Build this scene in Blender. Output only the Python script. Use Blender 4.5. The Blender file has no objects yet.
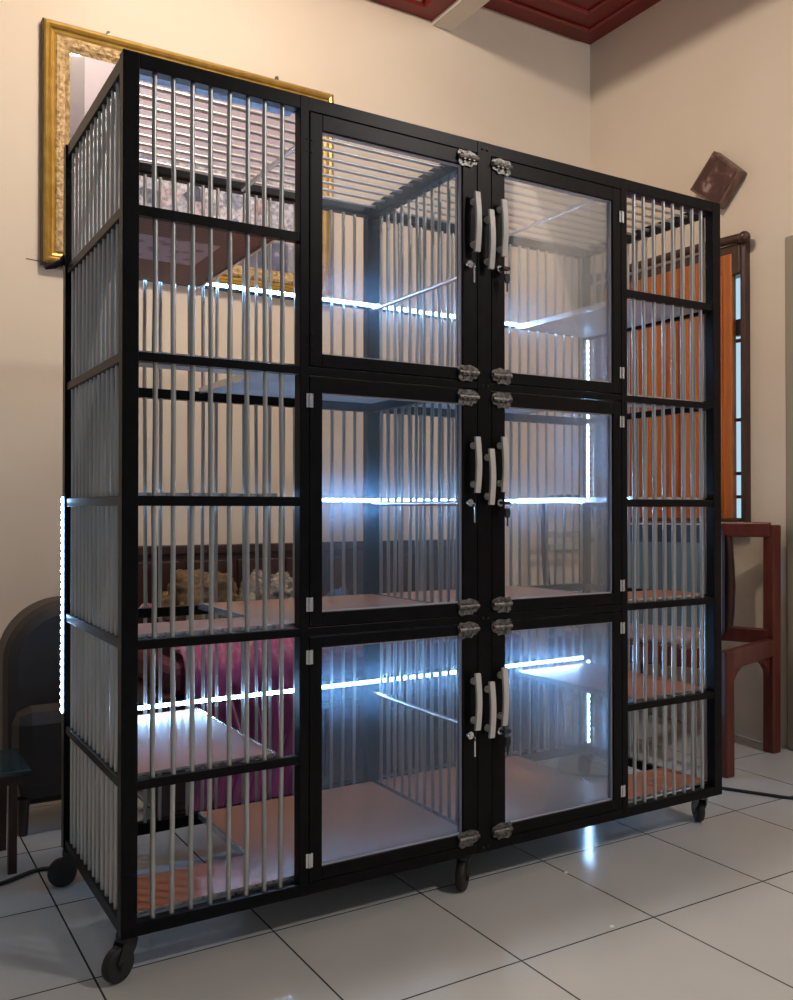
import bpy, bmesh, math, random
from mathutils import noise as mnoise
from mathutils import Vector, Matrix
random.seed(7)
C = bpy.context.scene.collection
sc = bpy.context.scene

# ------------------------------------------------------------------ camera
cam_data = bpy.data.cameras.new('camera')
cam_data.sensor_fit = 'VERTICAL'; cam_data.sensor_height = 36; cam_data.sensor_width = 36
cam_data.lens = 905.37 * 36 / 1000
cam_data.clip_start = 0.05
cam = bpy.data.objects.new('camera', cam_data); C.objects.link(cam)
YAW, PITCH = -0.5443, 0.0097
fwd = Vector((-math.sin(YAW) * math.cos(PITCH), math.cos(YAW) * math.cos(PITCH), math.sin(PITCH)))
cam.location = (-0.477, -1.8696, 0.9688)
cam.rotation_euler = fwd.to_track_quat('-Z', 'Y').to_euler()
sc.camera = cam

# ------------------------------------------------------------------ world, lights, exposure
LAMP_E = 360.0        # ceiling lamp over the cage
FRONT_E = 240.0       # ceiling lamp of the front half of the room
LED_E = 95.0         # LED beads
world = bpy.data.worlds.new('world'); sc.world = world; world.use_nodes = True
world.node_tree.nodes['Background'].inputs[0].default_value = (0.80, 0.88, 1.0, 1)
world.node_tree.nodes['Background'].inputs[1].default_value = 0.16
sc.view_settings.view_transform = 'Standard'; sc.view_settings.look = 'None'
sc.view_settings.gamma = 1.0; sc.view_settings.use_curve_mapping = False
sc.view_settings.exposure = 0.0
sc.cycles.max_bounces = 10; sc.cycles.transparent_max_bounces = 24
sc.cycles.sample_clamp_indirect = 4.0
sc.cycles.use_denoising = True
sc.cycles.caustics_reflective = False; sc.cycles.caustics_refractive = False

# ------------------------------------------------------------------ material helpers
def mat(name, col, rough=0.5, metal=0.0, **kw):
    m = bpy.data.materials.new(name); m.use_nodes = True
    b = m.node_tree.nodes['Principled BSDF']
    b.inputs['Base Color'].default_value = (*col, 1); b.inputs['Roughness'].default_value = rough
    b.inputs['Metallic'].default_value = metal
    for k, v in kw.items():
        b.inputs[k.replace('_', ' ')].default_value = v
    return m
def N(m, t, **kw):
    n = m.node_tree.nodes.new(t)
    for k, v in kw.items(): setattr(n, k, v)
    return n
def L(m, a, b): m.node_tree.links.new(a, b)
def B(m): return m.node_tree.nodes['Principled BSDF']
def coords(m, scale=(1, 1, 1)):
    tc = N(m, 'ShaderNodeTexCoord'); mp = N(m, 'ShaderNodeMapping'); mp.inputs['Scale'].default_value = scale
    L(m, tc.outputs['Object'], mp.inputs['Vector']); return mp.outputs['Vector']
def ramp(m, fac, stops):
    r = N(m, 'ShaderNodeValToRGB'); e = r.color_ramp.elements
    while len(e) < len(stops): e.new(0.5)
    for i, (p, c) in enumerate(stops): e[i].position = p; e[i].color = (*c, 1)
    L(m, fac, r.inputs['Fac']); return r.outputs['Color']
def noise(m, vec, scale, detail=4):
    n = N(m, 'ShaderNodeTexNoise'); n.inputs['Scale'].default_value = scale; n.inputs['Detail'].default_value = detail
    L(m, vec, n.inputs['Vector']); return n.outputs['Fac']
def mottled(name, c1, c2, scale, rough, metal=0.0, vs=(1, 1, 1), bump=0.0, **kw):
    m = mat(name, c1, rough, metal, **kw); f = noise(m, coords(m, vs), scale)
    L(m, ramp(m, f, [(0.35, c1), (0.65, c2)]), B(m).inputs['Base Color'])
    if bump:
        bp = N(m, 'ShaderNodeBump'); bp.inputs['Strength'].default_value = bump; bp.inputs['Distance'].default_value = 0.01
        L(m, f, bp.inputs['Height']); L(m, bp.outputs['Normal'], B(m).inputs['Normal'])
    return m

M = {}
M['wall'] = mottled('painted plaster', (0.71, 0.61, 0.50), (0.76, 0.665, 0.555), 1.3, 0.75)
M['black'] = mottled('black powder coat', (0.0035, 0.0035, 0.004), (0.006, 0.006, 0.007), 30, 0.36, Specular_IOR_Level=0.12)
M['alu'] = mottled('dull aluminium tube', (0.44, 0.45, 0.44), (0.56, 0.57, 0.56), 40, 0.34, 0.75, vs=(1, 1, .1))
M['bright_alu'] = mat('bright aluminium', (0.75, 0.76, 0.78), 0.25, 0.8)
M['led_blue_lip'] = mottled('rail lip painted LED blue', (0.05, 0.14, 0.42), (0.14, 0.32, 0.75), 25, 0.3)  # blue LED reflection painted into the colour of the top rail's lip
M['rubber'] = mat('black rubber', (0.015, 0.015, 0.015), 0.6)
M['zinc'] = mottled('aged zinc', (0.26, 0.25, 0.23), (0.08, 0.075, 0.07), 120, 0.42, 0.7)
M['chrome'] = mat('chrome', (0.8, 0.8, 0.8), 0.15, 1.0)
M['white_plastic'] = mat('ivory plastic', (0.62, 0.60, 0.57), 0.35)
M['board_under'] = mottled('pale board underside', (0.42, 0.43, 0.45), (0.55, 0.55, 0.56), 8, 0.5)
M['red_ceiling'] = mottled('dark red ceiling panel', (0.16, 0.012, 0.010), (0.20, 0.018, 0.015), 3, 0.45)
M['cream_ceiling'] = mat('cream ceiling panel', (0.80, 0.72, 0.60), 0.7)
M['white_beam'] = mat('white beam paint', (0.72, 0.68, 0.60), 0.7)
M['red_wood'] = mottled('red mahogany varnish', (0.085, 0.014, 0.008), (0.13, 0.026, 0.014), 6, 0.3, vs=(6, 6, 1))
M['brown_wood'] = mottled('dark brown wood', (0.030, 0.012, 0.008), (0.050, 0.022, 0.014), 6, 0.4, vs=(6, 6, 1))
M['dark_wood'] = mottled('near black brown wood', (0.035, 0.014, 0.010), (0.06, 0.025, 0.016), 6, 0.35, vs=(6, 6, 1))
M['leather'] = mottled('dark brown leather', (0.016, 0.010, 0.008), (0.022, 0.015, 0.012), 14, 0.55, bump=.1)
M['cord'] = mat('black cord sheath', (0.012, 0.012, 0.012), 0.5)
M['blue_pad'] = mottled('navy blue vinyl', (0.035, 0.055, 0.11), (0.05, 0.075, 0.14), 10, 0.4)
M['teal_pad'] = mottled('dull teal vinyl', (0.12, 0.20, 0.25), (0.15, 0.24, 0.29), 10, 0.45)
M['pale_trim'] = mat('pale piping', (0.55, 0.50, 0.52), 0.5)
M['rose_cushion'] = mottled('pale rose cushion cloth', (0.34, 0.22, 0.24), (0.42, 0.30, 0.32), 14, 0.8)
M['grey_paint'] = mat('grey brown paint', (0.30, 0.26, 0.20), 0.6)
M['pipe'] = mat('off white pipe', (0.45, 0.42, 0.38), 0.4)
M['scrap'] = mat('white paper scrap', (0.9, 0.9, 0.9), 0.6)

def orange_material():
    m = mat('varnished orange wood', (0.42, 0.12, 0.02), 0.35)
    v = coords(m, (1, 1, 1)); w = N(m, 'ShaderNodeTexWave', bands_direction='Y'); w.inputs['Scale'].default_value = 4.2
    w.inputs['Distortion'].default_value = 1.2; w.inputs['Detail'].default_value = 2
    L(m, v, w.inputs['Vector'])
    L(m, ramp(m, w.outputs['Fac'], [(0.0, (0.30, 0.065, 0.012)), (0.55, (0.50, 0.15, 0.025)), (1, (0.42, 0.11, 0.02))]), B(m).inputs['Base Color'])
    return m
M['orange'] = orange_material()

def board_material():
    m = mat('orange board laminate', (0.6, 0.3, 0.18), 0.3, Specular_IOR_Level=0.5)
    f = noise(m, coords(m), 2.2)
    L(m, ramp(m, f, [(0.3, (0.56, 0.185, 0.08)), (0.7, (0.64, 0.24, 0.12))]), B(m).inputs['Base Color'])
    f2 = noise(m, coords(m), 6)
    r = N(m, 'ShaderNodeMapRange'); r.inputs['To Min'].default_value = 0.26; r.inputs['To Max'].default_value = 0.36
    L(m, f2, r.inputs['Value']); L(m, r.outputs['Result'], B(m).inputs['Roughness'])
    return m
M['board'] = board_material()

def print_material():
    m = mat('brown printed board underside', (0.2, 0.12, 0.1), 0.45)
    v = coords(m)
    w = N(m, 'ShaderNodeTexWave', bands_direction='Y'); w.inputs['Scale'].default_value = 22; w.inputs['Distortion'].default_value = 1.5
    L(m, v, w.inputs['Vector'])
    base = ramp(m, w.outputs['Fac'], [(0.3, (0.115, 0.065, 0.06)), (0.7, (0.22, 0.14, 0.13))])
    # a grey lilac printed sheet on the front half of it
    sx = N(m, 'ShaderNodeSeparateXYZ'); L(m, v, sx.inputs[0])
    def rng(o, a, b):
        g = N(m, 'ShaderNodeMath', operation='GREATER_THAN'); g.inputs[1].default_value = a; L(m, o, g.inputs[0])
        l = N(m, 'ShaderNodeMath', operation='LESS_THAN'); l.inputs[1].default_value = b; L(m, o, l.inputs[0])
        x = N(m, 'ShaderNodeMath', operation='MULTIPLY'); L(m, g.outputs[0], x.inputs[0]); L(m, l.outputs[0], x.inputs[1]); return x.outputs[0]
    rx = rng(sx.outputs[0], 0.06, 0.27); ry = rng(sx.outputs[1], 0.16, 0.36)
    mu = N(m, 'ShaderNodeMath', operation='MULTIPLY'); L(m, rx, mu.inputs[0]); L(m, ry, mu.inputs[1])
    vo = N(m, 'ShaderNodeTexVoronoi'); vo.inputs['Scale'].default_value = 26; L(m, v, vo.inputs['Vector'])
    sheet = ramp(m, vo.outputs['Distance'], [(0.2, (0.22, 0.22, 0.30)), (0.45, (0.48, 0.47, 0.58))])
    mx = N(m, 'ShaderNodeMix', data_type='RGBA'); L(m, mu.outputs[0], mx.inputs[0]); L(m, base, mx.inputs[6]); L(m, sheet, mx.inputs[7])
    L(m, mx.outputs[2], B(m).inputs['Base Color']); return m
M['print'] = print_material()

def tile_material():
    m = mat('glossy pale floor tile', (0.5, 0.5, 0.46), 0.13)
    v = coords(m)
    sx = N(m, 'ShaderNodeSeparateXYZ'); L(m, v, sx.inputs[0])
    def grout(o, off):
        a = N(m, 'ShaderNodeMath', operation='SUBTRACT'); a.inputs[1].default_value = off; L(m, o, a.inputs[0])
        d = N(m, 'ShaderNodeMath', operation='PINGPONG'); d.inputs[1].default_value = 0.2; L(m, a.outputs[0], d.inputs[0])
        l = N(m, 'ShaderNodeMath', operation='LESS_THAN'); l.inputs[1].default_value = 0.0022; L(m, d.outputs[0], l.inputs[0]); return l.outputs[0]
    mx = N(m, 'ShaderNodeMath', operation='MAXIMUM'); L(m, grout(sx.outputs[0], -0.038), mx.inputs[0]); L(m, grout(sx.outputs[1], 0.06), mx.inputs[1])
    base = ramp(m, noise(m, v, 1.6, 6), [(0.3, (0.50, 0.51, 0.495)), (0.7, (0.58, 0.59, 0.575))])
    c = N(m, 'ShaderNodeMix', data_type='RGBA'); L(m, mx.outputs[0], c.inputs[0]); L(m, base, c.inputs[6]); c.inputs[7].default_value = (0.05, 0.05, 0.048, 1)
    L(m, c.outputs[2], B(m).inputs['Base Color'])
    r = N(m, 'ShaderNodeMapRange'); r.inputs['To Min'].default_value = 0.09; r.inputs['To Max'].default_value = 0.24
    L(m, noise(m, v, 5, 5), r.inputs['Value']); L(m, r.outputs['Result'], B(m).inputs['Roughness'])
    return m
M['tile'] = tile_material()

def acrylic_material(seed, dust):
    m = bpy.data.materials.new('dusty acrylic sheet'); m.use_nodes = True
    nt = m.node_tree; nt.nodes.clear()
    out = N(m, 'ShaderNodeOutputMaterial')
    tr = N(m, 'ShaderNodeBsdfTransparent'); gl = N(m, 'ShaderNodeBsdfGlossy'); gl.inputs['Roughness'].default_value = 0.04
    fr = N(m, 'ShaderNodeFresnel'); fr.inputs['IOR'].default_value = 1.45
    fm = N(m, 'ShaderNodeMath', operation='MULTIPLY'); fm.inputs[1].default_value = 0.8; L(m, fr.outputs[0], fm.inputs[0])
    m1 = N(m, 'ShaderNodeMixShader'); L(m, fm.outputs[0], m1.inputs[0]); L(m, tr.outputs[0], m1.inputs[1]); L(m, gl.outputs[0], m1.inputs[2])
    tl = N(m, 'ShaderNodeBsdfTranslucent'); tl.inputs['Color'].default_value = (0.62, 0.80, 1.0, 1)
    df = N(m, 'ShaderNodeBsdfDiffuse'); df.inputs['Color'].default_value = (0.5, 0.55, 0.6, 1)
    me_ = N(m, 'ShaderNodeMixShader'); me_.inputs[0].default_value = 0.25; L(m, tl.outputs[0], me_.inputs[1]); L(m, df.outputs[0], me_.inputs[2])
    rf = N(m, 'ShaderNodeBsdfRefraction'); rf.inputs['IOR'].default_value = 1.22; rf.inputs['Roughness'].default_value = 0.72; rf.inputs['Color'].default_value = (0.50, 0.76, 1.0, 1)
    md = N(m, 'ShaderNodeMixShader'); md.inputs[0].default_value = 0.74; L(m, me_.outputs[0], md.inputs[1]); L(m, rf.outputs[0], md.inputs[2])
    tc = N(m, 'ShaderNodeTexCoord'); mp = N(m, 'ShaderNodeMapping'); mp.inputs['Location'].default_value = (seed, seed * 2, seed); mp.inputs['Scale'].default_value = (1, 1, .7)
    L(m, tc.outputs['Object'], mp.inputs['Vector']); v = mp.outputs['Vector']
    big = N(m, 'ShaderNodeMapRange'); big.inputs['From Min'].default_value = 0.3; big.inputs['From Max'].default_value = 0.75
    big.inputs['To Min'].default_value = dust * 0.5; big.inputs['To Max'].default_value = dust * 1.3; L(m, noise(m, v, 5, 4), big.inputs['Value'])
    sp = N(m, 'ShaderNodeMapRange'); sp.inputs['From Min'].default_value = 0.60; sp.inputs['From Max'].default_value = 0.72
    sp.inputs['To Max'].default_value = dust * 0.4; L(m, noise(m, v, 420, 2), sp.inputs['Value'])
    ad = N(m, 'ShaderNodeMath', operation='ADD', use_clamp=True); L(m, big.outputs[0], ad.inputs[0]); L(m, sp.outputs[0], ad.inputs[1])
    m2 = N(m, 'ShaderNodeMixShader'); L(m, ad.outputs[0], m2.inputs[0]); L(m, m1.outputs[0], m2.inputs[1]); L(m, md.outputs[0], m2.inputs[2])
    L(m, m2.outputs[0], out.inputs[0]); return m

def emit(name, col, e):
    m = bpy.data.materials.new(name); m.use_nodes = True; m.node_tree.nodes.clear()
    o = N(m, 'ShaderNodeOutputMaterial'); x = N(m, 'ShaderNodeEmission'); x.inputs[0].default_value = (*col, 1); x.inputs[1].default_value = e
    L(m, x.outputs[0], o.inputs[0]); return m
M['tape'] = emit('glowing led tape', (0.32, 0.60, 1.0), 14.0)
M['led'] = emit('cold white led', (0.32, 0.60, 1.0), LED_E)
M['lamp'] = emit('warm lamp globe', (1.0, 0.84, 0.68), LAMP_E)
M['front_lamp'] = emit('neutral lamp globe', (1.0, 0.97, 0.92), FRONT_E)
M['daylight'] = emit('daylight behind frosted pane', (0.50, 0.76, 0.92), 0.9)

# ------------------------------------------------------------------ geometry helpers
class MB:
    def __init__(s): s.v = []; s.f = []; s.smooth = []; s.mi = []
    def add(s, v, f, smooth=False, mi=0):
        o = len(s.v); s.v += [tuple(p) for p in v]
        for q in f: s.f.append([i + o for i in q]); s.smooth.append(smooth); s.mi.append(mi)
        return s
    def box(s, x0, x1, y0, y1, z0, z1, mi=0):
        v = [(x, y, z) for z in (z0, z1) for y in (y0, y1) for x in (x0, x1)]
        return s.add(v, [(0, 2, 3, 1), (4, 5, 7, 6), (0, 1, 5, 4), (2, 6, 7, 3), (0, 4, 6, 2), (1, 3, 7, 5)], mi=mi)
    def bar(s, a, b, w, d, up=(0, 0, 1)):       # rectangular bar between two points
        a = Vector(a); b = Vector(b); t = (b - a).normalized(); u = Vector(up)
        if abs(t.dot(u)) > .95: u = Vector((0, 1, 0))
        x = t.cross(u).normalized(); y = x.cross(t)
        v = [p + x * (i * w / 2) + y * (j * d / 2) for p in (a, b) for i, j in ((-1, -1), (1, -1), (1, 1), (-1, 1))]
        return s.add(v, [(0, 3, 2, 1), (4, 5, 6, 7), (0, 1, 5, 4), (1, 2, 6, 5), (2, 3, 7, 6), (3, 0, 4, 7)])
    def tube(s, pts, r, n=10, caps=True):
        pts = [Vector(p) for p in pts]; rr = r if isinstance(r, (list, tuple)) else [r] * len(pts)
        rings = []; ref = None
        for i, p in enumerate(pts):
            t = ((pts[min(i + 1, len(pts) - 1)] - pts[max(i - 1, 0)])).normalized()
            if ref is None:
                ref = Vector((0, 0, 1)) if abs(t.z) < .9 else Vector((1, 0, 0))
            x = t.cross(ref).normalized(); y = x.cross(t).normalized(); ref = y
            rings += [p + (x * math.cos(2 * math.pi * k / n) + y * math.sin(2 * math.pi * k / n)) * rr[i] for k in range(n)]
        f = []
        for i in range(len(pts) - 1):
            for k in range(n): f.append((i * n + k, i * n + (k + 1) % n, (i + 1) * n + (k + 1) % n, (i + 1) * n + k))
        s.add(rings, f, True)
        if caps:
            o = (len(pts) - 1) * n
            s.add(rings[:n], [tuple(range(n - 1, -1, -1))]); s.add(rings[o:], [tuple(range(n))])
        return s
    def sphere(s, c, r, sz=1, n=16, m=10):
        c = Vector(c); v = [c + Vector((r * math.sin(math.pi * i / m) * math.cos(2 * math.pi * k / n), r * math.sin(math.pi * i / m) * math.sin(2 * math.pi * k / n), r * sz * math.cos(math.pi * i / m))) for i in range(m + 1) for k in range(n)]
        return s.add(v, [(i * n + k, (i + 1) * n + k, (i + 1) * n + (k + 1) % n, i * n + (k + 1) % n) for i in range(m) for k in range(n)], True)
    def prism(s, poly, d0, d1, fn):              # polygon extruded; fn(u, v, d) -> point
        n = len(poly); v = [fn(a, b, d0) for a, b in poly] + [fn(a, b, d1) for a, b in poly]
        return s.add(v, [tuple(range(n - 1, -1, -1)), tuple(range(n, 2 * n))] + [(i, (i + 1) % n, (i + 1) % n + n, i + n) for i in range(n)])
    def grid(s, fn, nu, nv, mi=0, closed=False):
        v = [fn(i / nu, j / nv) for j in range(nv + 1) for i in range(nu + 1)]
        return s.add(v, [(j * (nu + 1) + i, j * (nu + 1) + i + 1, (j + 1) * (nu + 1) + i + 1, (j + 1) * (nu + 1) + i) for j in range(nv) for i in range(nu)], True, mi)
    def build(s, name, m, parent=None, bevel=0.0, kind=None, solid=0.0, sub=0):
        me = bpy.data.meshes.new(name); me.from_pydata(s.v, [], s.f)
        for mm in (m if isinstance(m, (list, tuple)) else [m]): me.materials.append(mm)
        me.polygons.foreach_set('use_smooth', s.smooth); me.polygons.foreach_set('material_index', s.mi); me.update()
        bm = bmesh.new(); bm.from_mesh(me); bmesh.ops.recalc_face_normals(bm, faces=bm.faces); bm.to_mesh(me); bm.free()
        o = bpy.data.objects.new(name, me); C.objects.link(o)
        if parent: o.parent = parent; o.matrix_parent_inverse = pinv(parent)
        if bevel:
            b = o.modifiers.new('bevel', 'BEVEL'); b.width = bevel; b.segments = 2; b.limit_method = 'ANGLE'
        if solid:
            q = o.modifiers.new('solid', 'SOLIDIFY'); q.thickness = solid; q.offset = -1
        if sub:
            q = o.modifiers.new('sub', 'SUBSURF'); q.levels = sub; q.render_levels = sub
        if kind: o['kind'] = kind
        return o
def wm(o):
    m = Matrix.LocRotScale(o.location, o.rotation_euler, o.scale)
    return (wm(o.parent) @ o.matrix_parent_inverse @ m) if o.parent else m
def pinv(o): return wm(o).inverted()
def thing(name, label, cat, loc, group=None):
    o = bpy.data.objects.new(name, None); C.objects.link(o); o.location = loc; o.empty_display_size = .1
    return tag(o, label, cat, group)
def tag(o, label, cat, group=None, kind=None):
    o['label'] = label; o['category'] = cat
    if group: o['group'] = group
    if kind: o['kind'] = kind
    return o
def struct(o, label=None, cat=None):
    o['kind'] = 'structure'
    if label: o['label'] = label; o['category'] = cat
    return o

# ================================================================== the room
YB, XR = 1.594, 2.788
struct(MB().box(-2.6, XR + .2, -4.2, YB + .2, -.1, 0).build('floor', M['tile']), 'glossy pale grey square floor tiles with dark joints', 'floor')
struct(MB().box(-2.6, XR + .15, YB, YB + .15, 0, 3.7).build('wall_back', M['wall']), 'warm beige plaster wall behind the cage', 'wall')
w = MB()
w.box(XR, XR + .15, -2.2, .64, 0, 3.7); w.box(XR, XR + .15, 1.47, YB, 0, 3.7)
w.box(XR, XR + .15, .64, 1.47, 2.09, 3.7); w.box(XR, XR + .15, .64, 1.47, 0, .92)
struct(w.build('wall_right', M['wall']), 'beige plaster wall right of the cage, with the window', 'wall')
# ceiling: cream tray with a red border at the left, white beam, raised dark red panel at the right
c = MB()
c.box(-2.6, 1.72, YB - .075, YB, 3.215, 3.46); c.box(1.72, 1.81, -4.2, YB, 3.215, 3.46)
struct(c.build('trim_1', M['red_ceiling']), 'red border around the cream ceiling panel', 'trim')
struct(MB().box(-2.6, 1.74, -4.2, YB, 3.45, 3.5).build('ceiling', M['cream_ceiling']), 'cream ceiling panel left of the white beam', 'ceiling')
struct(MB().box(-2.6, 1.70, YB - .10, YB - .075, 3.235, 3.255).box(-2.6, 1.70, YB - .078, YB - .076, 3.25, 3.46).build('trim_3', M['cream_ceiling']), 'cream lining inside the red ceiling border', 'trim')
struct(MB().box(1.81, 1.915, -4.2, YB, 3.195, 3.56).build('ceiling_beam', M['white_beam']), 'white ceiling beam between cream and red ceiling panels', 'beam')
struct(MB().box(1.915, XR, -4.2, YB, 3.365, 3.42).build('ceiling_panel', M['red_ceiling']), 'dark red ceiling panel at the right corner', 'ceiling')
t = MB()
for k, o in enumerate((.10, .22)):
    x0, x1, y0, y1, zz = 1.915 + o, XR - o, -1.5, YB - o, 3.365 - .012
    t.box(x0, x1, y1 - .018, y1, zz, 3.366); t.box(x1 - .018, x1, y0, y1, zz, 3.366); t.box(x0, x0 + .018, y0, y1, zz, 3.366)
struct(t.build('trim_2', mat('brighter red moulding', (0.26, 0.03, 0.022), .4), bevel=.004), 'thin red mouldings on the dark red ceiling panel', 'trim')

# window in the right wall with dark frame, daylight pane and an orange shutter
wi = thing('window_1', 'dark brown framed window with orange wooden leaf in right wall', 'window', (XR, 1.07, .90)); wi['kind'] = 'structure'
f = MB()
f.box(XR - .04, XR + .03, .630, .652, .86, 2.12); f.box(XR - .05, XR + .03, 1.46, 1.51, .86, 2.10)
f.box(XR - .04, XR + .03, .650, 1.46, 1.965, 2.10); f.box(XR - .05, XR + .03, .650, 1.46, .86, .93)
f.build('window_frame', M['dark_wood'], wi, bevel=.008)
h = MB(); h.tube([(XR - .05, .615, 2.112), (XR - .05, .9, 2.125), (XR - .05, 1.49, 2.13)], .02, 8); h.sphere((XR - .05, 1.53, 2.13), .03); h.sphere((XR - .05, .62, 2.11), .026)
h.build('curtain_rail', M['dark_wood'], wi)
MB().box(XR + .02, XR + .026, .645, 1.46, .93, 1.97).build('pane', M['daylight'], wi)
g = MB()
for z in (1.02, 1.12, 1.35, 1.69): g.box(XR - .006, XR + .006, .650, 1.46, z - .007, z + .007)
g.box(XR - .012, XR + .01, .668, .70, 1.71, 1.78)
g.build('window_bar', mat('black iron', (.01, .012, .02), .5), wi)
# orange leaf, slats as its own relief
s = MB(); s.box(XR - .045, XR - .012, .690, 1.465, .90, 2.06)
for k in range(9):
    y = .735 + k * .080; s.box(XR - .052, XR - .044, y, y + .052, .96, 1.97)
s.build('shutter', M['orange'], wi, bevel=.004)

struct(MB().box(XR - .03, XR + .02, .36, .446, 0, 2.07).build('trim_4', M['grey_paint'], bevel=.01), 'grey brown casing at the right edge of the photo', 'trim')
tag(MB().tube([(XR - .06, .475, .004), (XR - .06, .475, .62)], .017, 12).build('wall_pipe', M['pipe']), 'thin off white vertical pipe at foot of right wall beside the chair', 'pipe')

# lamps the room has
def ceiling_lamp(x, y, z, r, m, label):
    t = thing('ceiling_lamp', label, 'lamp', (x, y, z + r), None)
    MB().sphere((x, y, z), r, .6, 24, 14).build('lamp_globe', m, t)
    MB().tube([(x, y, z + r * .55), (x, y, 3.452)], r * .55, 24).build('lamp_base', M['white_beam'], t)
ceiling_lamp(.49, .25, 3.35, .10, M['lamp'], 'warm round ceiling lamp above the cage')
ceiling_lamp(2.30, -2.55, 3.26, .14, M['front_lamp'], 'neutral round ceiling lamp behind the camera')

# ================================================================== the cage
CZ = .0912                         # bottom of the frame above the floor
W, D, H = 1.8255, .602, 1.822
ZT = CZ + H
tiers = [(CZ, .698), (.678, 1.2936), (1.275, ZT)]
cage = thing('pet_cage', 'large black metal pet cage on castors with six glazed doors and silver bars', 'cage', (W / 2, D / 2, 0))
PW, PD = .034, .030
f = MB()
for x in (0, W - PW): f.box(x, x + PW, 0, PD, CZ, ZT)                    # front corner posts
f.box(.3988, .4215, .0, PD, CZ, ZT); f.box(1.4035, 1.4262, 0, PD, CZ, ZT)    # front mullions
f.box(.897, .941, .0, PD, CZ, ZT)                                        # centre post
for z0, z1 in ((CZ, .118), (.678, .698), (1.275, 1.2936), (1.881, ZT)): f.box(PW, W - PW, .001, PD - .001, z0, z1)
f.build('front_frame', M['black'], cage, bevel=.0015)
for z0, z1 in ((.390, .409), (.9747, .996), (1.577, 1.598)):
    MB().box(PW, .3988, .002, .022, z0, z1).build('mid_rail', M['black'], cage, bevel=.001)
    MB().box(1.4262, W - PW, .002, .022, z0, z1).build('mid_rail', M['black'], cage, bevel=.001)
f = MB()
RX = (0, .897, W - PW)
for x in RX: f.box(x, x + (PW if x != .897 else .044), D - PD, D, CZ, ZT)
for z0, z1 in ((CZ, .122), (.674, .700), (1.270, 1.296), (1.878, ZT)): f.box(PW, W - PW, D - .028, D - .002, z0, z1)
f.build('back_frame', M['black'], cage, bevel=.0015)
for z0, z1 in ((.420, .436), (.987, 1.003), (1.592, 1.608)): MB().box(PW, W - PW, D - .012, D - .002, z0, z1).build('back_mid_rail', M['black'], cage)
for x in (.004, W - .024):
    for z0, z1 in ((CZ, .118), (.390, .410), (.678, .699), (.9747, .996), (1.275, 1.295), (1.577, 1.598), (1.881, ZT)):
        MB().box(x, x + .020, PD, D - PD, z0, z1).build('side_rail', M['black'], cage, bevel=.001)
for z0, z1 in ((CZ, .122), (.672, .699), (1.269, 1.295), (1.873, ZT)): MB().box(.904, .934, PD, D - PD, z0, z1).build('divider_rail', M['black'], cage, bevel=.001)
for z in (.400, .984, 1.586): MB().tube([(.915, PD, z), (.915, D - PD, z)], .007, 8).build('support_tube', M['bright_alu'], cage)
for x in (.485, 1.405): MB().tube([(x, PD, 1.884), (x, D - PD, 1.884)], .007, 8).build('support_tube', M['bright_alu'], cage)
MB().box(PW, .3988, .030, .062, 1.884, 1.888).build('led_tinted_lip', M['led_blue_lip'], cage)  # lip under the top rail, LED blue in its colour
MB().box(1.4262, W - PW, .030, .050, 1.884, 1.888).build('led_tinted_lip', mat('rail lip painted dim LED violet', (.05, .05, .13), .35), cage)  # right lip, LED reflection painted as darker violet

# front bars: the 96 of the open bays, each on its own
BR = .0053
rows = [(.118, .390), (.409, .678), (.698, .9747), (.996, 1.275), (1.2936, 1.577), (1.598, 1.881)]
def front_bars(x0s):
    for z0, z1 in rows:
        for i, x in enumerate(x0s):
            j = random.uniform(-.0022, .0022); k = random.uniform(-.0022, .0022)
            MB().tube([(x + j, .014, z0 - .003), (x + (j + k) / 2 + random.uniform(-.0012, .0012), .014, (z0 + z1) / 2), (x + k, .014, z1 + .003)], BR, 10).build('bar', M['alu'], cage)
front_bars([.070, .1112, .1527, .194, .2358, .2770, .3180, .3590])
front_bars([1.4665, 1.5065, 1.547, 1.5875, 1.628, 1.669, 1.7105, 1.7505])
# every other bar (sides, divider, back, top): one part
f = MB()
ys = [.052 + .0405 * k for k in range(13)]
for z0, z1 in rows:
    for x in (.014, W - .014):
        for y in ys:
            j = random.uniform(-.003, .003); f.tube([(x, y + j, z0 - .003), (x, y + random.uniform(-.003, .003), z1 + .003)], BR, 8, False)
drows = [(.122, .672), (.699, 1.269), (1.295, 1.873)]
for z0, z1 in drows:
    for y in ys:
        j = random.uniform(-.003, .003); f.tube([(.926, y + j, z0 - .003), (.926 + random.uniform(-.003, .003), y + random.uniform(-.004, .004), (z0 + z1) / 2), (.926, y - j, z1 + .003)], BR, 8, False)
    for k in range(44):
        x = .048 + .0404 * k
        if .885 < x < .955 or x > W - .04: continue
        j = random.uniform(-.003, .003); f.tube([(x + j, D - .022, z0 - .003), (x + random.uniform(-.003, .003), D - .022, z1 + .003)], BR, 8, False)
for k in range(10):
    y = .058 + .0535 * k
    f.tube([(.006, y, 1.897), (.905, y + random.uniform(-.003, .003), 1.897)], BR, 8, False)
    f.tube([(.933, y, 1.897), (W - .006, y + random.uniform(-.003, .003), 1.897)], BR, 8, False)
o = f.build('rear_bars', M['alu'], cage, kind='stuff')
# a crossing layer of horizontal wires seen on the ceiling of the left module is the same tube row

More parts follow.
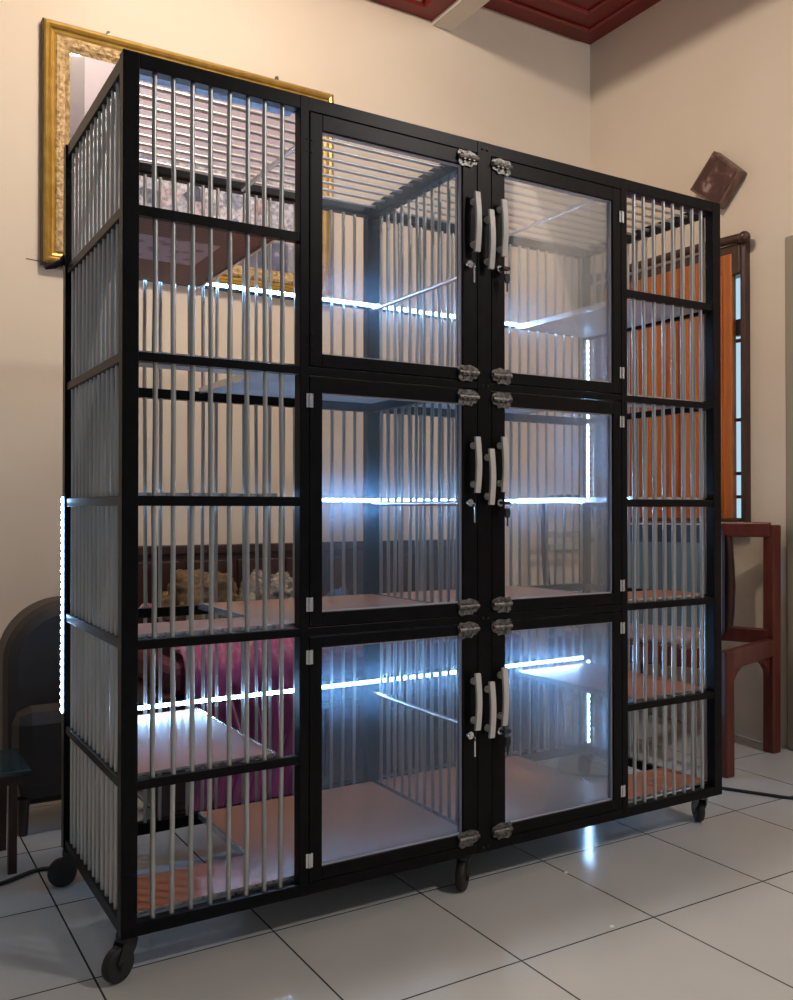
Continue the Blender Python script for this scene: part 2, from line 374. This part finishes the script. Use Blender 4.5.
# boards: L-shaped floors (hole at the outer rear corner) and half shelves
def board(poly, z, under, name='floor_board', th=.008):
    b = MB(); n = len(poly)
    v = [(x, y, z - th) for x, y in poly] + [(x, y, z) for x, y in poly]
    b.add(v, [tuple(range(n - 1, -1, -1))], mi=1); b.add(v, [tuple(range(n, 2 * n))], mi=0)
    b.add(v, [(i, (i + 1) % n, (i + 1) % n + n, i + n) for i in range(n)], mi=2)
    return b.build(name, [M['board'], under, M['bright_alu']], cage)
mir = lambda P: [(W - x + .0, y) for x, y in P][::-1]
hole = .205
for z in (.130, .7065, 1.3015):
    Lp = [(.030, .031), (.904, .031), (.904, .560), (.358, .560), (.358, hole), (.030, hole)]
    board(Lp, z, M['board_under']); board([(W - x, y) for x, y in Lp][::-1], z, M['board_under'])
    # bright edge profile along the hole
    for sx in (0, 1):
        e = MB(); X = (lambda x: W - x) if sx else (lambda x: x)
        e.bar((X(.354), hole, z - .006), (X(.354), .556, z - .006), .006, .016)
        e.build('edge_profile', M['bright_alu'], cage)
for k, z in enumerate((.417, 1.003, 1.594)):
    Sp = [(.026, .030), (.345, .030), (.345, .565), (.026, .565)]
    board(Sp, z, M['print'] if k == 2 else M['board_under'], 'shelf_board')
    board([(W - x - .0 if x > .1 else W - x, y) for x, y in Sp][::-1], z, M['board_under'], 'shelf_board')
    for sx in (0, 1):
        X = (lambda x: W - x) if sx else (lambda x: x)
        MB().bar((X(.349), .025, z - .007), (X(.349), .570, z - .007), .008, .016).build('edge_profile', M['bright_alu'], cage)

# doors
gl = [(.148, .650), (.731, 1.236), (1.325, 1.842)]
df = [(.120, .676), (.700, 1.272), (1.2965, 1.879)]
hinge_z = [(.170, .631), (.751, 1.216), (1.355, 1.80)]
hz = {'l': [(.411, .554), (1.009, 1.151), (1.619, 1.772)], 'c': [(.386, .529), (.979, 1.122), (1.582, 1.734)], 'r': [(.412, .561), (1.012, 1.154), (1.619, 1.767)]}
def handle(x, z0, z1, parent, y=-.004):
    b = MB(); n = 12; pts = []
    L_ = z1 - z0; prof = []
    for i in range(n + 1):
        t = i / n; zz = z0 - .0 + L_ * t; bow = -.020 - .007 * math.sin(math.pi * t)
        prof.append((zz, bow))
    v = []
    for zz, bw in prof:
        v += [(x - .008, y + bw, zz), (x + .008, y + bw, zz), (x + .008, y + bw + .008, zz), (x - .008, y + bw + .008, zz)]
    fs = [(0, 1, 2, 3), tuple(4 * n + q for q in (3, 2, 1, 0))]
    for i in range(n):
        for q in range(4): fs.append((4 * i + q, 4 * i + (q + 1) % 4, 4 * i + 4 + (q + 1) % 4, 4 * i + 4 + q))
    b.add(v, fs)
    for zz in (z0 + .022, z1 - .022): b.tube([(x, y + .003, zz), (x, y - .022, zz)], .009, 10)
    return b.build('handle', M['white_plastic'], parent, bevel=.001)
def latch(x, z, sx, parent, y=-.001):
    b = MB()
    out = [(-.030, .010), (-.024, .018), (-.010, .016), (.004, .019), (.018, .015), (.028, .011), (.030, .001), (.024, -.010), (.014, -.012), (.010, -.018), (-.006, -.016), (-.018, -.019), (-.028, -.012), (-.026, -.002)]
    b.prism([(sx * a * 1.1, c * 1.15) for a, c in out], 0, -.0035, lambda u, v, d: (x + u, y + d, z + v))
    b.tube([(x - .030, y - .006, z + .002), (x + .030, y - .006, z + .002)], .006, 8)
    for a in (-.014, .0, .014): b.box(x + a - .0035, x + a + .0035, y - .010, y, z - .006, z + .009)
    for a, c in ((-.02, .011), (.019, .009), (-.015, -.012), (.008, -.012)): b.sphere((x + sx * a, y - .004, z + c), .0028, 1, 8, 5)
    return b.build('latch', M['zinc'], parent, bevel=.0006)
def hinge(x, z, parent, y=-.001):
    b = MB(); b.box(x - .0085, x - .0012, y - .002, y, z - .016, z + .016); b.box(x + .0012, x + .0085, y - .002, y, z - .016, z + .016)
    b.tube([(x, y - .003, z - .016), (x, y - .003, z + .016)], .0028, 8)
    return b.build('hinge', M['bright_alu'], parent)
def lock(x, z, parent, black_head):
    b = MB(); b.tube([(x, 0, z), (x, -.012, z)], .0095, 16); b.tube([(x, -.012, z), (x, -.015, z)], .006, 12)
    b.build('lock', M['chrome'], parent)
    k = MB(); hx = x + .012 if black_head else x + .002
    k.tube([(x, -.014, z), (x + .004, -.026, z - .003), (hx, -.026, z - .012)], .0012, 6)
    if black_head:
        k.box(x - .002, x + .02, -.030, -.016, z - .004, z + .004)
        k.prism([(-.008, 0), (-.006, .012), (.006, .012), (.008, 0), (.005, -.012), (-.005, -.012)], -.029, -.024, lambda u, v, d: (hx + u, d, z - .026 + v))
        k.box(hx - .002, hx + .002, -.0275, -.0255, z - .060, z - .036)
        k.build('key', M['rubber'], parent)
    else:
        k.box(hx - .0015, hx + .002, -.0275, -.0255, z - .05, z - .012)
        k.build('key', M['chrome'], parent)
for t in range(3):
    for side in (0, 1):
        (g0, g1), (d0, d1) = gl[t], df[t]
        xo0, xo1 = ((.4235, .8955), (.9425, 1.4018))[side]; gx0, gx1 = ((.4555, .8515), (.9850, 1.3710))[side]
        f = MB()
        f.box(xo0, gx0, 0, .026, d0, d1); f.box(gx1, xo1, 0, .026, d0, d1)
        f.box(gx0, gx1, 0, .026, d0, g0); f.box(gx0, gx1, 0, .026, g1, d1)
        d = f.build('cage_door', M['black'], cage, bevel=.0012)
        MB().box(gx0, gx1, .010, .013, g0, g1).build('clear_pane', acrylic_material(3.1 * t + 1.7 * side + .3, (.175, .125, .08)[t]), d)
        e = MB(); q = .003
        e.box(gx0, gx0 + q, .007, .016, g0, g1); e.box(gx1 - q, gx1, .007, .016, g0, g1); e.box(gx0, gx1, .007, .016, g0, g0 + q); e.box(gx0, gx1, .007, .016, g1 - q, g1)
        e.build('pane_lit_edge', M['pale_trim'], d)  # pale rim stands in for acrylic edges glowing in LED light
        hx = (.422, 1.4027)[side]
        for z in hinge_z[t]:
            if t == 2 and side == 0:
                s_ = MB()
                for a in (-.006, .006):
                    for c_ in (-.014, .014): s_.sphere((hx + a, -.001, z + c_), .0022, 1, 8, 4)
                s_.build('hinge_screws', M['rubber'], d)
            else: hinge(hx, z, d)
        hx_ = (.881, .966)[side]; z0, z1 = hz['lr'[side]][t]; handle(hx_, z0, z1, d)
        lx = (.865, .971)[side]
        latch(lx, (.662, 1.250, 1.858)[t], -1 if side else 1, d); latch(lx, (.137, .720, 1.312)[t], -1 if side else 1, d)
        lock((.866, .960)[side], (.398, .984, 1.588)[t], d, side == 1)
for t in range(3): handle(.925, *hz['c'][t], cage)
b = MB()
for z in (1.893, 1.284, .688, .105):
    for x in (.912, .928): b.sphere((x, -.001, z), .0035, 1, 8, 4)
b.build('frame_screws', M['rubber'], cage)

# castors
def castor(x, y, ang, m_fork='rubber', r=.036):
    ca, sa = math.cos(ang), math.sin(ang)
    P = lambda u, v, z: (x + ca * u - sa * v, y + sa * u + ca * v, z)
    b = MB()
    b.tube([P(0, 0, CZ), P(0, 0, CZ - .012)], .022, 16)
    for s_ in (-1, 1):
        b.prism([(-.018, CZ - .012), (.018, CZ - .012), (.034, r + .008), (.026, r - .010), (.012, r - .004), (-.012, CZ - .03)], s_ * .012, s_ * .0155, lambda u, z, d: P(u, d, z))
    b.tube([P(.022, -.018, r), P(.022, .018, r)], .005, 8)
    c_ = b.build('castor', M[m_fork], cage)
    wv = MB(); n = 24
    prof = [(-.011, r * .55), (-.011, r * .86), (-.008, r * .985), (0, r), (.008, r * .985), (.011, r * .86), (.011, r * .55)]
    v = [P(.022 + math.cos(2 * math.pi * k / n) * q, d, r + math.sin(2 * math.pi * k / n) * q) for d, q in prof for k in range(n)]
    m_ = len(prof)
    wv.add(v, [(i * n + k, i * n + (k + 1) % n, (i + 1) * n + (k + 1) % n, (i + 1) * n + k) for i in range(m_ - 1) for k in range(n)], True)
    wv.add(v, [tuple(range(n)), tuple(range((m_ - 1) * n, m_ * n))])
    wv.build('wheel', M['rubber'], c_)
castor(.020, .030, math.radians(205)); castor(.880, .035, math.radians(220)); castor(1.775, .040, math.radians(60), 'zinc')
castor(.018, .565, math.radians(160)); castor(.915, .560, math.radians(100)); castor(1.790, .560, math.radians(70))

# LED strip taped along the back of the cage
led = thing('led_strip', 'cold white LED strip zigzagging along the back of the cage', 'light strip', (W / 2, D, .4))
path = [((.036, 1.600), (1.786, 1.600), 'h'), ((1.808, 1.590), (1.808, 1.010), 'v'), ((1.786, .995), (.036, .995), 'h'),
        ((-.004, 1.000), (-.004, .440), 'vl'), ((.036, .434), (1.786, .434), 'h'), ((1.808, .425), (1.808, .125), 'v')]
tape = MB(); beads = MB()
for (x0, z0), (x1, z1), k in path:
    L_ = math.hypot(x1 - x0, z1 - z0); n = int(L_ / .0195)
    if k == 'h': yy = D - .031; tape.box(min(x0, x1), max(x0, x1), yy, yy + .002, z0 - .005, z0 + .005)
    elif k == 'v': yy = D - PD - .003; tape.box(x0 - .005, x0 + .005, yy, yy + .002, min(z0, z1), max(z0, z1))
    else: tape.box(x0 + .001, x0 + .003, D - .020, D - .010, min(z0, z1), max(z0, z1))
    for i in range(n):
        t = (i + .5) / n; x = x0 + (x1 - x0) * t; z = z0 + (z1 - z0) * t; q = .0048
        if k == 'vl': beads.box(x - .001, x + .001, D - .015 - q, D - .015 + q, z - q, z + q)
        else: beads.box(x - q, x + q, yy - .002, yy, z - q, z + q)
tape.build('tape', M['tape'], led)
beads.build('light_beads', M['led'], led, kind='stuff')

# small black clip and thin wire at the back left corner
t = thing('wire_clip', 'small black clip with thin wire sticking out left of the cage', 'clip', (-.02, .59, 1.60))
MB().tube([(-.045, .60, 1.592), (-.022, .60, 1.602), (-.004, .597, 1.612), (.002, .597, 1.630)], [.005, .009, .009, .005], 8).build('clip_body', M['rubber'], t)
MB().tube([(-.02, .60, 1.605), (-.085, .61, 1.612), (-.09, .61, 1.612)], .0013, 6).build('wire', M['cord'], t)

# ================================================================== the framed picture on the back wall
pf = thing('framed_picture', 'wide gold framed picture under glass hanging on the back wall', 'picture', (.70, YB, 1.85))
px0, px1, pz0, pz1 = .112, 1.288, 1.852, 2.738
def rect_ring(b, x0, x1, z0, z1, prof):     # prof: list of (inset, y)
    n = len(prof); v = []
    for ins, y in prof: v += [(x0 + ins, y, z0 + ins), (x1 - ins, y, z0 + ins), (x1 - ins, y, z1 - ins), (x0 + ins, y, z1 - ins)]
    b.add(v, [(4 * i + k, 4 * i + (k + 1) % 4, 4 * i + 4 + (k + 1) % 4, 4 * i + 4 + k) for i in range(n - 1) for k in range(4)])
gold = mottled('old gold leaf', (.42, .25, .045), (.55, .36, .09), 18, .35, .6)
carv = mottled('carved pale gold', (.26, .16, .06), (.58, .42, .21), 60, .5, .25, bump=.8)
dk = mat('dark gold edge', (.10, .06, .02), .4, .3)
b = MB(); rect_ring(b, px0, px1, pz0, pz1, [(0, YB), (0, YB - .030), (.004, YB - .036)]); b.build('frame_edge', dk, pf)
b = MB(); rect_ring(b, px0, px1, pz0, pz1, [(.004, YB - .036), (.010, YB - .043), (.018, YB - .045), (.026, YB - .040), (.030, YB - .030), (.034, YB - .032), (.040, YB - .030), (.046, YB - .026)]); b.build('outer_moulding', gold, pf)
b = MB(); rect_ring(b, px0, px1, pz0, pz1, [(.046, YB - .026), (.050, YB - .030), (.060, YB - .032), (.078, YB - .028), (.088, YB - .022), (.098, YB - .018)]); b.build('carved_moulding', carv, pf)
def picture_material():
    m = mat('collage print under glass', (.5, .45, .5), .12); B(m).inputs['Coat Weight'].default_value = 1.0; B(m).inputs['Coat Roughness'].default_value = .02
    B(m).inputs['Roughness'].default_value = .4
    v = coords(m); sx = N(m, 'ShaderNodeSeparateXYZ'); L(m, v, sx.inputs[0])
    vo = N(m, 'ShaderNodeTexVoronoi', distance='CHEBYCHEV'); vo.inputs['Scale'].default_value = 16; L(m, v, vo.inputs['Vector'])
    cell = ramp(m, noise(m, vo.outputs['Position'], 17.0), [(.30, (.06, .07, .20)), (.40, (.50, .52, .62)), (.48, (.70, .70, .76)), (.53, (.50, .22, .22)), (.58, (.60, .62, .72)), (.7, (.05, .07, .14))])
    n2 = ramp(m, noise(m, v, 55, 3), [(.35, (.35, .33, .40)), (.6, (1, 1, 1))])
    mm = N(m, 'ShaderNodeMix', data_type='RGBA', blend_type='MULTIPLY'); mm.inputs[0].default_value = .9; L(m, cell, mm.inputs[6]); L(m, n2, mm.inputs[7])
    dark = ramp(m, noise(m, v, 9, 4), [(.42, (.035, .04, .09)), (.56, (.10, .10, .18)), (.64, (.48, .50, .62))])
    def mixz(a, bcol, z0, z1):
        r = N(m, 'ShaderNodeMapRange'); r.inputs['From Min'].default_value = z0; r.inputs['From Max'].default_value = z1; L(m, sx.outputs[2], r.inputs['Value'])
        x = N(m, 'ShaderNodeMix', data_type='RGBA'); L(m, r.outputs[0], x.inputs[0]); L(m, a, x.inputs[6])
        if isinstance(bcol, tuple): x.inputs[7].default_value = (*bcol, 1)
        else: L(m, bcol, x.inputs[7])
        return x.outputs[2]
    o = mixz(dark, mm.outputs[2], 2.06, 2.08); o = mixz(o, (.42, .35, .43), 2.32, 2.36)
    r = N(m, 'ShaderNodeMath', operation='LESS_THAN'); r.inputs[1].default_value = .262; L(m, sx.outputs[0], r.inputs[0])
    x = N(m, 'ShaderNodeMix', data_type='RGBA'); L(m, r.outputs[0], x.inputs[0]); L(m, o, x.inputs[6]); x.inputs[7].default_value = (.11, .08, .11, 1)
    L(m, x.outputs[2], B(m).inputs['Base Color']); return m
MB().box(px0 + .090, px1 - .090, YB - .018, YB - .012, pz0 + .09, pz1 - .09).build('print', picture_material(), pf)
for x in (.350, 1.034):
    MB().box(x - .006, x + .006, YB - .014, YB - .001, pz1 - .005, pz1 + .022).sphere((x, YB - .012, pz1 + .018), .006, 1, 8, 5).build('hanging_hook', M['zinc'], pf)

# tilted dark plaque on the right wall
pl = thing('wooden_plaque', 'small dark brown plaque hanging tilted on wall above the window', 'plaque', (XR, .772, 2.28))
P4 = [(.776, 2.529), (.638, 2.397), (.755, 2.270), (.908, 2.397)]
def inset(P, k):
    cx = sum(p[0] for p in P) / 4; cz = sum(p[1] for p in P) / 4
    return [(cx + (a - cx) * k, cz + (c_ - cz) * k) for a, c_ in P]
MB().prism(P4, XR - .004, XR - .050, lambda u, v, d: (d, u, v)).build('backing_block', mottled('worn brown wood', (.10, .055, .04), (.18, .11, .08), 30, .5), pl, bevel=.004)
def plaque_material():
    m = mat('maroon plaque face', (.06, .02, .018), .35); v = coords(m)
    L(m, ramp(m, noise(m, v, 13, 3), [(.52, (.055, .018, .016)), (.60, (.12, .05, .05)), (.66, (.30, .22, .22))]), B(m).inputs['Base Color']); return m
MB().prism(inset(P4, .88), XR - .050, XR - .053, lambda u, v, d: (d, u, v)).build('face_plate', plaque_material(), pl)

# ================================================================== seat group behind the cage
bench = thing('wooden_daybed', 'dark brown wooden daybed with panelled backboard behind the cage', 'daybed', (1.05, 1.3, 0))
b = MB(); b.box(.38, 1.86, 1.50, 1.535, .10, .80); b.box(.34, 1.90, 1.49, 1.545, .795, .83)
for k in range(7):
    x = .42 + k * .205; b.box(x, x + .175, 1.488, 1.502, .46, .77)
b.build('backboard', M['brown_wood'], bench, bevel=.004)
b = MB(); b.box(.38, 1.86, .93, 1.50, .30, .36); 
b.build('seat', M['brown_wood'], bench, bevel=.006)
b = MB(); b.box(.38, 1.86, .93, .955, .02, .30)
for k in range(11):
    x = .40 + k * .132; b.box(x, x + .105, .922, .932, .05, .28)
b.build('front_panel', M['brown_wood'], bench, bevel=.003)
for x in (.34, 1.84):
    for y in (.92, 1.48): MB().box(x, x + .06, y, y + .06, 0, .38 if y < 1 else .80).build('leg', M['brown_wood'], bench, bevel=.005)
MB().box(.40, 1.84, .955, 1.485, .362, .47).build('cushion', mottled('dark maroon cushion', (.09, .02, .035), (.13, .03, .05), 10, .7), bench, bevel=.03)

magenta = mottled('magenta satin', (.30, .035, .14), (.42, .06, .21), 6, .38)
B(magenta).inputs['Sheen Weight'].default_value = .5
def drape(u, v):
    wd = min(1, v * 2.2); x = .42 + .02 * wd + (.60 - .20 * wd) * u + .02 * math.sin(9 * v + 3 * u)
    fold = .5 * math.sin(u * 38 + 2.5 * math.sin(v * 4)) + .35 * math.sin(u * 71 + v * 5) + .2 * math.sin(u * 23 - v * 9)
    s = v * 1.35
    if s < .45: y = 1.42 - s; z = .60 - .10 * (s / .45) + .018 * fold + .03 * math.sin(u * 11 + s * 15)
    elif s < .60:
        a = (s - .45) / .15 * math.pi / 2; y = .97 - .085 * math.sin(a); z = .415 + .085 * math.cos(a) + .012 * fold
    else: y = .885 - .028 * fold * min(1, (s - .6) * 6) - .02 * (s - .6); z = .415 - (s - .60) * .53
    return (x, y, max(z, .012))
tag(MB().grid(drape, 110, 60).build('draped_cloth', magenta, solid=.004), 'magenta satin cloth draped over the daybed to the floor', 'cloth')
# rumpled clothes
def pile(cx, cy, cz, rx, ry, rz, seed, col, name, label, cat='cloth'):
    rnd = random.Random(seed); ph = [rnd.uniform(0, 6.28) for _ in range(8)]
    def fn(u, v):
        th = 2 * math.pi * u; p = math.pi / 2 * v
        d = Vector((math.cos(p) * math.cos(th), math.cos(p) * math.sin(th), math.sin(p)))
        q = 1 + .30 * mnoise.noise(d * 1.9 + Vector((seed, 0, 0))) + .16 * abs(mnoise.noise(d * 4.2 + Vector((0, seed, 0)))) + .04 * mnoise.noise(d * 11)
        return (cx + rx * q * d.x, cy + ry * q * d.y, cz + rz * q * d.z ** .7 if d.z > 1e-6 else cz)
    return tag(MB().grid(fn, 120, 40).build(name, col), label, cat)
gold_cloth = mottled('ochre batik cloth', (.17, .105, .04), (.08, .05, .022), 26, .8)
pat_cloth = mottled('grey brown patterned cloth', (.30, .27, .22), (.06, .05, .045), 34, .8)
pile(.61, 1.27, .585, .145, .12, .15, 2, gold_cloth, 'folded_cloth', 'ochre brown rumpled cloth lying on the magenta covered daybed')
pile(.87, 1.24, .585, .125, .11, .135, 5, pat_cloth, 'folded_cloth', 'grey patterned rumpled cloth on daybed right of the ochre cloth')
pile(1.15, 1.24, .472, .08, .10, .17, 8, mottled('blue cloth', (.05, .10, .22), (.08, .16, .32), 12, .8), 'folded_cloth', 'small blue rumpled cloth right of the grey patterned cloth')

# round-shouldered dark armchair at the left
ar = thing('armchair', 'dark brown leather armchair with rounded back left of the cage', 'armchair', (.02, 1.1, 0))
prof = []
for i in range(49):
    a = math.pi * i / 48; prof.append((.115 - .19 * math.cos(a), .50 + .185 * math.sin(a)))
prof = [(-.075, .06)] + prof + [(.305, .06)]
MB().prism(prof, 1.06, 1.26, lambda u, v, d: (u, d, v)).build('backrest', M['leather'], ar, bevel=.04)
MB().box(-.06, .30, .97, 1.07, .10, .38).build('seat', M['leather'], ar, bevel=.05)
for x in (-.03, .26):
    for y in (1.01, 1.22): MB().tube([(x, y, .11), (x, y, 0)], [.02, .014], 8).build('leg', M['dark_wood'], ar)

# low table at the far left edge
tb = thing('low_table', 'low black table with glossy top at the left edge of the photo', 'table', (-.35, .85, 0))
MB().box(-.62, -.055, .70, .95, .262, .276).build('tabletop', mat('glossy dark top', (.02, .035, .035), .08), tb, bevel=.004)
b = MB(); b.box(-.60, -.075, .72, .93, .235, .262); b.build('apron', M['dark_wood'], tb)
for x in (-.60, -.10):
    for y in (.73, .92): MB().bar((x, y, .24), (x, y, 0), .022, .022).build('leg', M['dark_wood'], tb)
tag(MB().sphere((-.10, 1.02, .018), .018, 1, 16, 10).build('ball', mat('bright blue plastic', (.02, .12, .5), .4)), 'tiny blue ball on the floor under the low black table', 'ball')

# wooden armchair right of the cage, with blue padded back
ch = thing('wooden_chair', 'red brown wooden chair with navy padded back right of the cage', 'chair', (2.4, .6, 0))
wv = Vector((-.451, .892, 0)); dv = Vector((.955, .297, 0))
FR = Vector((2.245, .325, 0)); BRt = Vector((2.675, .450, 0)); WID = .66
def post(a, z0, z1, w_, name, m='red_wood', lean=0):
    return MB().bar(a + Vector((0, 0, z0)), a + dv * lean + Vector((0, 0, z1)), w_, w_).build(name, M[m], ch, bevel=.006)
post(FR, 0, .455, .046, 'leg'); post(FR + wv * WID, 0, .455, .046, 'leg')
post(BRt, 0, .905, .05, 'leg', lean=.012); post(BRt + wv * WID * .95, 0, .905, .05, 'leg', lean=.012)
up = Vector((0, 0, 1))
for hh in (.885, .46): MB().bar(BRt + up * hh, BRt + wv * WID * .95 + up * hh, .034, .06).build('back_rail', M['red_wood'], ch, bevel=.006)
b = MB(); i0 = BRt + wv * .165 - dv * .005
pts = [i0 + up * z + dv * (.02 * math.sin((z - .45) * 7)) for z in (.47, .55, .65, .75, .87)]
b.tube(pts, [.018, .022, .024, .02, .017], 8); b.build('back_spindle', M['dark_wood'], ch)
b = MB(); b.bar(FR + up * .418, BRt + up * .418, .034, .07); b.bar(FR + wv * WID + up * .418, BRt + wv * WID * .95 + up * .418, .034, .07); b.bar(FR + up * .418, FR + wv * WID + up * .418, .034, .07)
b.build('seat_frame', M['red_wood'], ch, bevel=.005)
b = MB()   # arched apron on the near side
n = 14; A0 = FR + dv * .02; Lx = (BRt - FR).length - .04
poly = [(0, .39), (Lx, .39)] + [(Lx * (1 - i / n), .388 - .085 * (abs(2 * i / n - 1) ** 3)) for i in range(n + 1)]
b.prism(poly, -.01, .01, lambda u, v, d: A0 + dv * u + wv * d + up * v); b.build('apron', M['red_wood'], ch)
c0 = FR + dv * .02 + wv * .17
b = MB(); b.prism([(0, 0), (.40, 0), (.40, WID - .20), (0, WID - .20)], .453, .485, lambda u, v, d: c0 + dv * u + wv * v + up * d)
b.build('seat_cushion', M['rose_cushion'], ch, bevel=.012)
def rrect(w_, h_, r, n=8):
    P = []
    for cx, cz, a0 in ((w_ - r, h_ - r, 0), (r, h_ - r, 90), (r, r, 180), (w_ - r, r, 270)):
        for i in range(n + 1):
            a = math.radians(a0 + 90 * i / n); P.append((cx + r * math.cos(a), cz + r * math.sin(a)))
    return P
pd0 = BRt + wv * .165 - dv * .075 + up * .430
PWd = .52
f_ = lambda u, v, d: pd0 + wv * u + up * v + dv * d
pad = MB().prism(rrect(PWd, .475, .05), 0, .05, f_).build('back_pad', M['blue_pad'], ch, bevel=.01)
MB().prism([(a + .06, c_ + .055) for a, c_ in rrect(PWd - .12, .345, .03)], -.004, .002, f_).build('pad_panel', M['teal_pad'], pad)
rr_ = rrect(PWd, .475, .05); MB().tube([f_(a, c_, -.001) for a, c_ in rr_ + rr_[:1]], .0035, 6, False).build('piping', M['pale_trim'], pad)

# curved-back chair deeper behind the right compartment
c2 = thing('round_back_chair', 'dark round backed chair with pale slats behind the right cage compartment', 'chair', (2.53, 1.30, 0))
for s_ in (-1, 1):
    pts = [(2.53 + s_ * (.155 + .02 * math.sin(t * 3.1)), 1.42 + .05 * t, .42 + .60 * t) for t in [i / 10 for i in range(11)]]
    MB().tube(pts, .017, 8).build('back_post', M['dark_wood'], c2)
MB().tube([(2.53 + .165 * math.cos(math.radians(a)), 1.47, 1.00 + .02 * math.sin(math.radians(a))) for a in range(0, 181, 15)], .018, 8).build('top_rail', M['dark_wood'], c2)
for z in (.785, .845): MB().bar((2.38, 1.455, z), (2.68, 1.455, z), .018, .030).build('slat', mat('pale green grey slat', (.42, .46, .38), .5), c2, bevel=.004)
MB().prism([(2.53 + .20 * math.cos(a * math.pi / 12), 1.27 + .19 * math.sin(a * math.pi / 12)) for a in range(24)], .43, .465, lambda u, v, d: (u, v, d)).build('seat', M['dark_wood'], c2, bevel=.01)
for s_ in (-1, 1):
    for y in (1.14, 1.42): MB().tube([(2.53 + s_ * .15, y, .44), (2.53 + s_ * .17, y, 0)], [.018, .014], 8).build('leg', M['dark_wood'], c2)

# cords and scraps on the floor
def cord(pts, r, label):
    cu = []
    P = [Vector(p) for p in pts]
    for i in range(len(P) - 1):
        p0, p1, p2, p3 = P[max(i - 1, 0)], P[i], P[i + 1], P[min(i + 2, len(P) - 1)]
        for k in range(8):
            t = k / 8; cu.append(.5 * ((2 * p1) + (p2 - p0) * t + (2 * p0 - 5 * p1 + 4 * p2 - p3) * t * t + (3 * p1 - p0 - 3 * p2 + p3) * t ** 3))
    cu.append(P[-1])
    return tag(MB().tube(cu, r, 8).build('power_cord', M['cord']), label, 'cord')
cord([(1.35, .75, .006), (1.75, .62, .006), (2.02, .36, .006), (2.11, .215, .006), (2.17, .11, .006), (2.23, .02, .006), (2.40, -.10, .006)], .0055, 'black cord on the floor leaving the cage towards the right')
cord([(-.45, .62, .006), (-.25, .635, .006), (-.138, .655, .006), (-.04, .70, .006), (.03, .67, .006)], .0055, 'black cord on the floor at the left behind the cage castor')
for (x, y, l) in ((1.161, -.034, 'white paper scrap on floor tiles in front of right door'), (1.041, -.325, 'white paper scrap on a tile joint nearest the camera')):
    tag(MB().prism([(-.006, -.003), (.003, -.005), (.007, .001), (-.001, .005)], 0.0002, .0025, lambda u, v, d: (x + u, y + v, d)).build('paper_scrap', M['scrap']), l, 'paper scrap', 'paper scraps on the floor')
